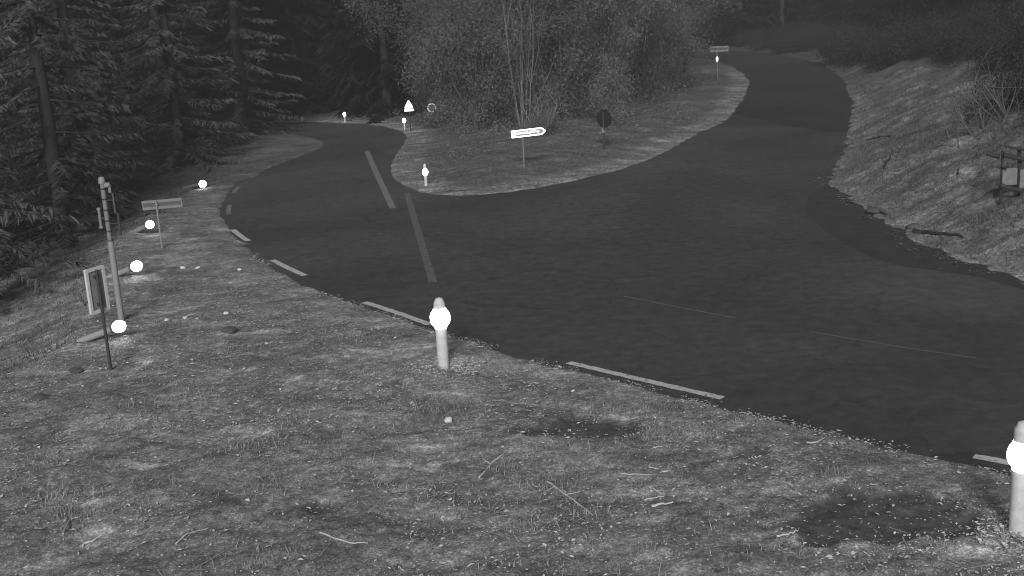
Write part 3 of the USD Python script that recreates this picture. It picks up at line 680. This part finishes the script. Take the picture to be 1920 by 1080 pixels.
for c in (pA, pB):
    a = r.random(420) * 6.283; d = .08 + .55 * r.random(420) ** .8; q = np.stack([c[0] + .1 + np.cos(a) * d * 1.1, c[1] - .15 + np.sin(a) * d, 0 * a], 1)
    q[:, 2] = terrain(q[:, 0], q[:, 1]) + .02 + .05 * r.random(420); P = np.vstack([P, q])
tag(obj('fallen_leaves', leaves(P, .024, 9), M['litter']), 'pale fallen leaves and chips scattered over the near verge', 'fallen leaves', kind='stuff')
r = np.random.default_rng(88); wv = []
for c, rad, n in ((pA, .42, 260), (pB, .5, 320)):
    a = r.random(n) * 6.283; d = .11 + rad * r.random(n); q = np.stack([c[0] + np.cos(a) * d, c[1] + np.sin(a) * d, 0 * a], 1); q[:, 2] = terrain(q[:, 0], q[:, 1]) - .01; wv.append(q)
for k in range(110):
    cx, cy = r.uniform(-8, 9), 10.8 + 16 * r.random() ** 1.4
    if float(road_sd(np.array([cx]), np.array([cy]))[0]) < .5 or not inview(cx, cy): continue
    n = int(60 + 110 * r.random()); sp_ = .06 + .22 * r.random(); q = np.stack([cx + r.normal(0, sp_ * 1.5, n), cy + r.normal(0, sp_, n), np.zeros(n)], 1); q[:, 2] = terrain(q[:, 0], q[:, 1]) - .01; wv.append(q)
wv = np.vstack(wv); wv = wv[patch_r(wv[:, 0], wv[:, 1]) > 1.05]; v, f = blades(wv, .075, .0048, 90, 1.5)
tag(obj('weeds', (v, f), M['tuft_pale']), 'pale weeds and tussocks round the post feet and across the near verge', 'weeds', kind='stuff')
# grit and leaves blown against the asphalt edge
s_ = R.random(2600) * 30; ln_ = shapely.LineString(ne[:20]); L_ = ln_.length
pts = np.array([ln_.interpolate(q).coords[0] for q in R.random(2600) * L_])
pts += R.normal(0, .10, pts.shape); zz = np.maximum(terrain(pts[:, 0], pts[:, 1]), .004) + .008
kq = nz(pts[:, 0], pts[:, 1], 1.3, 3, 44) > .47
tag(obj('edge_grit', leaves(np.column_stack([pts, zz])[kq], .022, 12, .3), M['litter']), 'pale grit and leaves gathered along the asphalt edge', 'grit', kind='stuff')
# leaves and clods fallen off the right bank
lb_ = shapely.LineString(fr[6:] + [ext(fr[-3], fr[-1], 10)]); q = np.array([lb_.interpolate(v).coords[0] for v in R.random(2600) * lb_.length])
q += np.abs(R.normal(0, .28, q.shape)) * np.array([-1, -.9]) + R.normal(0, .12, q.shape); zz = np.maximum(terrain(q[:, 0], q[:, 1]), .006) + .012
kq = nz(q[:, 0], q[:, 1], .9, 3, 45) > .45
tag(obj('bank_litter', leaves(np.column_stack([q, zz])[kq], .04, 13, .6), M['litter_dull']), 'leaves and crumbs fallen onto the road edge below the right bank', 'leaf litter', kind='stuff')
# fine dead stalks among the turf
x, y, z, sd, db, dd, di, pr, r = scatter(2600, -9, 12, 10.5, 24, 207, ypow=1.3)
ok = (sd > .2) & inview(x, y) & (db <= 0) & (nz(x, y, .7, 3, 55) > .5); P = np.stack([x, y, z + .03], 1)[ok]
a = r.random(len(P)) * 6.3; l = .05 + .16 * r.random(len(P)) ** 2
D = np.stack([np.cos(a) * l, np.sin(a) * l, .1 * l], 1); S = np.stack([-np.sin(a), np.cos(a), 0 * a], 1) * .0045
v = np.stack([P - D - S, P - D + S, P + D + S * .6, P + D - S * .6], 1).reshape(-1, 3); k = np.arange(len(P))[:, None] * 4
tag(obj('dead_stalks', (v, np.concatenate([k + [0, 1, 2], k + [0, 2, 3]], 0)), M['twig']), 'fine dead stalks strewn over the near verge', 'dead stalks', kind='stuff')

# ------------------------------------------------------------------ trees
def quads(C, D, S):
    v = np.stack([C - D - S * .5, C - D * .2 + S, C + D, C - D * .2 - S], 1).reshape(-1, 3); k = np.arange(len(C))[:, None] * 4
    return v, np.concatenate([k + [0, 1, 2], k + [0, 2, 3]], 0)
def conifer_parts(h, rad, seed, per=26, z0=.5, step=.42, big=1.0):
    r = np.random.default_rng(seed)
    trunk = tube([(0, 0, -.4), (.05, 0, h * .3), (0, .06, h * .65), (0, 0, h)], [.02 * h, .016 * h, .009 * h, .01], 8)
    br, C, D, S = [], [], [], []
    z = z0
    while z < h - .2:
        L = rad * (1 - z / h) ** .75
        for k in range(r.integers(4, 7)):
            a = r.random() * 6.283; l = L * (.6 + .55 * r.random()); u = np.array([math.cos(a), math.sin(a), 0])
            s = np.linspace(0, 1, 5); droop = .18 + .22 * r.random()
            line = np.array([0, 0, z]) + u * (l * s)[:, None] + np.array([0, 0, 1.0]) * (l * (-droop * s ** 1.5 + .12 * s ** 3))[:, None]
            if z < h * .7: br.append(tube(line, np.linspace(.03, .006, 5) * (l / 2 + .3), 4, False))
            n = int(per * (.4 + .6 * l / rad))
            t = .15 + .85 * r.random(n) ** .7
            c = np.stack([np.interp(t, s, line[:, q]) for q in range(3)], 1)
            sd_a = r.choice([-1, 1], n) * (.5 + .9 * r.random(n)); side = np.array([-u[1], u[0], 0])
            d = u * np.cos(sd_a)[:, None] + side * np.sin(sd_a)[:, None]; d[:, 2] -= .25 + .55 * r.random(n)
            ln = big * (.16 + .26 * r.random(n)) * (.6 + .4 * l / rad)
            c = c + d * ln[:, None] * .6 + r.normal(0, .03, c.shape)
            w_ = np.cross(d, r.normal(0, 1, d.shape)); w_ /= np.linalg.norm(w_, axis=1, keepdims=True)
            C.append(c); D.append(d * ln[:, None]); S.append(w_ * big * (.035 + .045 * r.random(n))[:, None])
        z += step * (.7 + .6 * r.random()) * (1 + z / h * .6)
    return trunk, cat_(br), quads(np.vstack(C), np.vstack(D), np.vstack(S))
def branching(h, spread, seed, stems=1, levels=3, r0_=.1, fan=.25):
    r = np.random.default_rng(seed); out, tips = [], []
    def go(p, d, l, rad, lev):
        n = 5; pts = [p]
        for _ in range(n):
            d = d + r.normal(0, .10, 3) + np.array([0, 0, .04]); d = d / np.linalg.norm(d); pts.append(pts[-1] + d * l / n)
        pts = np.array(pts); out.append(tube(pts, np.linspace(rad, rad * .55, n + 1), 6 if lev == levels else 4, False))
        if lev == 0: tips.append(pts[-1]); tips.append(pts[3]); return
        for k in range(r.integers(2, 5)):
            q = r.integers(2, n + 1); dd_ = d + r.normal(0, spread, 3); dd_[2] += .25
            go(pts[q], dd_ / np.linalg.norm(dd_), l * (.45 + .3 * r.random()), rad * (1 - .1 * q) * .6, lev - 1)
    for k in range(stems):
        a = k / stems * 6.283 + r.random(); d = np.array([math.cos(a) * fan, math.sin(a) * fan, 1.0])
        go(np.array([math.cos(a) * .12, math.sin(a) * .12, -.3]) * (stems > 1) + np.array([0, 0, -.2]), d / np.linalg.norm(d), h * (.42 + .2 * r.random()), r0_ * (.7 + .5 * r.random()), levels)
    return cat_(out), np.array(tips)
def leaf_cloud(C, spread, n, size, seed):
    r = np.random.default_rng(seed); c = C[r.integers(0, len(C), n)] + r.normal(0, 1, (n, 3)) * spread
    d = r.normal(0, 1, (n, 3)); d /= np.linalg.norm(d, axis=1, keepdims=True); s = np.cross(d, r.normal(0, 1, (n, 3))); s /= np.linalg.norm(s, axis=1, keepdims=True)
    l = (size * (.5 + r.random(n)))[:, None]; return quads(c, d * l, s * l * .45)
ORD = ['first', 'second', 'third', 'fourth', 'fifth', 'sixth', 'seventh', 'eighth', 'ninth', 'tenth', 'eleventh', 'twelfth', 'thirteenth', 'fourteenth']
def make_conifer(name, label, cat, loc, h, rad, seed, group, per=26, needle='needle', **k):
    t = thing(name, label, cat, loc, rnd.random() * 6, group); tr, br, ne_ = conifer_parts(h, rad, seed, per, **k)
    obj('trunk', tr, M['bark_dark'], t, True); obj('boughs', br, M['bark_dark'], t); obj('crown', ne_, M[needle], t); return t
CG = 'conifers of the left wood'
spots = [(-14.6, 30.5, 0), (-18.5, 36, 1), (-15.2, 39.5, 2), (-20.5, 44, 0), (-17.0, 47.5, 1), (-14.6, 53, 2), (-20, 55, 0), (-17, 60, 1), (-25.5, 50, 2), (-13.6, 62.5, 0), (-24, 62, 1)]
spots.sort(key=lambda s: s[0] / s[1]); protos = {}
for k, (x, y, v) in enumerate(spots):
    lb = f'dark conifer with drooping boughs, {ORD[k]} from the left in the left wood'
    loc = (x, y, zat(x, y))
    if v not in protos: protos[v] = make_conifer('conifer', lb, 'conifer', loc, (15, 18, 13)[v], (3.4, 3.9, 3.2)[v], 300 + v, CG, 95, z0=.35, step=.36, big=.55)
    else: dup(protos[v], lb, loc, rnd.random() * 6, .85 + .3 * rnd.random())
# far dark woods that read as one mass
def mass(name, spots_, label, cat, needle='far_needle', h=14, rad=3.6, seed=400, smin=.8, smax=1.25, make=None):
    pi = UsdGeom.PointInstancer.Define(stage, '/World/' + numbered('/World', name)); pr_ = pi.GetPrim()
    UsdGeom.Scope.Define(stage, f'{pr_.GetPath()}/prototypes')
    for q in range(2):
        x_ = UsdGeom.Xform.Define(stage, f'{pr_.GetPath()}/prototypes/{cat.replace(" ", "_")}_{q + 1:03d}')
        parts = make(seed + q) if make else (lambda c_: [(c_[0], M['bark_dark']), (c_[2], M[needle])])(conifer_parts(h, rad, seed + q, 30, .3, .42, 1.7))
        for nm, (g_, m_) in zip(('trunk', 'crown'), parts): usdkit.mesh(stage, f'{x_.GetPath()}/{nm}', g_, m_)
        pi.GetPrototypesRel().AddTarget(x_.GetPath())
    n = len(spots_); pi.CreateProtoIndicesAttr([int(q) for q in R.integers(0, 2, n)])
    sc = [float(smin + (smax - smin) * R.random()) for _ in range(n)]
    sp_ = np.array(spots_); hz_ = terrain(sp_[:, 0], sp_[:, 1])
    pi.CreatePositionsAttr([Gf.Vec3f(float(a), float(b_), float(c_) - .1) for (a, b_), c_ in zip(sp_, hz_)])
    pi.CreateScalesAttr([Gf.Vec3f(q, q, q * float(.9 + .2 * R.random())) for q in sc])
    an = R.random(n) * 2 * np.pi; pi.CreateOrientationsAttr([Gf.Quath(float(math.cos(q / 2)), 0, 0, float(math.sin(q / 2))) for q in an])
    return tag(pr_, label, cat, kind='stuff')
def fill(x0, x1, y0, y1, d, ok, seed):
    r = np.random.default_rng(seed); out = []
    cand = np.column_stack([r.uniform(x0, x1, 6000), r.uniform(y0, y1, 6000)]); kept = np.zeros((0, 2))
    for p_ in cand:
        if len(kept) and ((kept - p_) ** 2).sum(1).min() < d * d: continue
        if ok(*p_): kept = np.vstack([kept, p_]); out.append(p_)
    return out
sdq = lambda a, b_: float(road_sd(np.array([a]), np.array([b_]))[0])
isl = lambda a, b_: shapely.contains_xy(ISL, a, b_)
bnk = lambda a, b_: shapely.contains_xy(BANK, a, b_)
mass('far_wood', fill(-52, 3, 68, 100, 2.6, lambda a, b_: sdq(a, b_) > 2.0 and not (isl(a, b_) and a > -2), 1), 'black wood closing the view beyond the left road', 'wood')
mass('far_wood', fill(2, 75, 116, 150, 3.6, lambda a, b_: sdq(a, b_) > 2.5, 2), 'black wood beyond the far end of the side road', 'wood')
mass('far_wood', fill(33, 75, 60, 116, 4.0, lambda a, b_: bnk(a, b_) and sdq(a, b_) > 6, 3), 'dark wood above the right bank', 'wood')
# island trees
def make_leafy(name, label, loc, h, seed, group, n=9000, leaf='thicket', stems=3, size=.07, fan=.3, spread=.38, bark='bark', r0_=.08, lean=.55, width=2.6):
    t = thing(name, label, 'tree', loc, 0, group); br, tips = branching(h, lean, seed, stems, 3, r0_, fan)
    obj('trunk', br, M[bark], t, True); 
    r = np.random.default_rng(seed + 9); m_ = 90; zz = .3 + (h - .3) * r.random(m_); a = r.random(m_) * 6.283
    wd = width * (.55 + .45 * np.sin(np.clip(zz / h, 0, 1) * 2.6 + .4)) * (.35 + .65 * r.random(m_) ** .5) * (.75 + .5 * r.random(m_))
    anchors = np.vstack([tips, np.column_stack([np.cos(a) * wd, np.sin(a) * wd, zz]), np.column_stack([np.cos(a) * wd, np.sin(a) * wd, zz])])
    obj('crown', leaf_cloud(anchors, spread, n, size, seed + 1), M[leaf], t); return t
def base(px, y): d = ray(px, 300); x = d[0] / d[1] * y; return (x, y, zat(x, y))
IG = 'young leafy trees of the island thicket'
isl_trees = [(850, 62, 0), (905, 57, 1), (960, 62, 0), (1045, 58, 1), (1095, 63, 0), (1150, 55.5, 2), (1205, 66, 1), (1255, 72, 0), (1235, 82, 1), (1010, 68, 1), (925, 68, 0)]
lp = {}
isl_trees.sort()
for k, (px, y, v) in enumerate(isl_trees):
    loc = base(px, y); lb = f'bushy leafy tree, {ORD[k]} from the left in the island thicket'
    if v == 2: make_leafy('slender_tree', 'tall dense pale grey tree column right of the bare stems, above the dark octagonal sign', loc, 12, 505, None, 60000, 'column_leaf', 5, .034, .10, .30, r0_=.05, lean=.30, width=.95)
    elif v not in lp: lp[v] = make_leafy('leafy_tree', lb, loc, 8 + 2 * v, 500 + v, IG, 42000, size=.045, width=2.3)
    else: dup(lp[v], lb, loc, rnd.random() * 6, .85 + .3 * rnd.random())
bt = thing('bare_tree', 'bare tree of many thin pale stems fanning up in the middle of the island', 'tree', base(985, 56.6))
br, tips = branching(13, .26, 615, 6, 2, .042, .11); obj('trunk', br, M['bark_pale'], bt, True)
br2, tips2 = branching(9, .42, 612, 3, 2, .018, .30); obj('twigs', br2, M['bark_pale'], bt, True)
bt = thing('bare_shrub', 'small bare pale shrub in front of the island thicket, below the bare stems', 'shrub', base(1022, 53.5))
br, tips = branching(3.6, .6, 640, 5, 3, .03, .5); obj('stems', br, M['bark_pale'], bt, True)
# undergrowth masses
def bush(seed):
    br, tips = branching(2.2, .8, seed, 5, 2, .03, .7); return [(br, M['bark']), (leaf_cloud(tips, .34, 5200, .05, seed + 1), M['thicket'])]
def bush_bank(seed):
    a_ = bush_dark(seed); return [a_[0], (a_[1][0], M['bank_leaf'])]
def bush_dark(seed):
    br, tips = branching(2.0, .8, seed, 5, 2, .03, .7); return [(br, M['bark']), (leaf_cloud(tips, .36, 4200, .055, seed + 1), M['leaf'])]
mass('undergrowth', fill(-4, 24, 49, 88, 1.15, lambda a, b_: isl(a, b_) and sdq(a, b_) > (5.0 if a < 2 else 8.2) + 1.5 * math.sin(a * .8), 11), 'tangled undergrowth filling the island beneath its trees', 'undergrowth', make=bush, seed=700, smin=.5, smax=1.5)
mass('undergrowth', fill(-27, -11, 27, 66, 1.3, lambda a, b_: shapely.contains_xy(DROP, a, b_) and a / b_ > -.5 and float(drop_tree.query((a, b_))[0]) > 4.6, 12), 'dark undergrowth below the conifers of the left wood', 'undergrowth', make=bush_dark, seed=710, smin=.5, smax=1.1)
mass('undergrowth', fill(14, 44, 34, 100, 1.5, lambda a, b_: bnk(a, b_) and float(bank_tree.query((a, b_))[0]) > 7.6 + 2 * math.sin(a) and a / b_ < .52, 13), 'dark undergrowth along the top of the right bank', 'undergrowth', make=bush_bank, seed=720, smin=.5, smax=1.2)
mass('undergrowth', fill(24, 62, 58, 118, 1.9, lambda a, b_: bnk(a, b_) and float(bank_tree.query((a, b_))[0]) > 2.2 + 1.2 * math.sin(a * 1.7) and a / b_ < .52, 14), 'dark undergrowth on the far bank of the side road', 'undergrowth', make=bush_bank, seed=725, smin=.5, smax=1.3)
def herb(seed):
    br, tips = branching(.7, .8, seed, 5, 2, .012, .8); return [(br, M['bark']), (leaf_cloud(tips, .16, 420, .04, seed + 1), M['thicket'])]
mass('low_herbs', fill(-6, 24, 43, 84, .85, lambda a, b_: isl(a, b_) and sdq(a, b_) > 3.2 + 1.3 * math.sin(a * 1.3) and nz(np.array([a]), np.array([b_]), .35, 3, 91)[0] > .42, 15), 'low tangled herbs between the island grass and its thicket', 'herbs', make=herb, seed=760, smin=.8, smax=1.9)
# brush in front of the round sign
bx = round_at + np.array([.10, -.5, 0]); t = thing('leafy_bush', 'leafy bush partly covering the round sign', 'bush', (bx[0], bx[1], zat(bx[0], bx[1])))
br, tips = branching(1.7, .5, 731, 4, 2, .02, .3); obj('stems', br, M['bark'], t)
tips = np.vstack([tips, np.array([[.10, 0, bx[2] - zat(bx[0], bx[1]) - .12]] * 3), np.array([[-.08, 0, bx[2] - zat(bx[0], bx[1]) - .18]] * 2)])
obj('foliage', leaf_cloud(tips, .13, 800, .05, 732), M['thicket'], t)
# dead brush on the right bank
for k, (px, py, sc, lb) in enumerate([(1850, 250, 1.0, 'dead bleached bush above the broken fence on the right bank'), (1795, 262, .7, 'low dead branches left of the bleached bush on the right bank'), (1905, 215, 1.1, 'dead bush at the right border above the fence')]):
    p = G(px, py); t = thing('dead_bush', lb, 'dead bush', p, 0, None, sc)
    br, tips = branching(3.6, .9, 740 + k, 7, 3, .026, .95); obj('stems', br, M['bark_dead'], t, True)
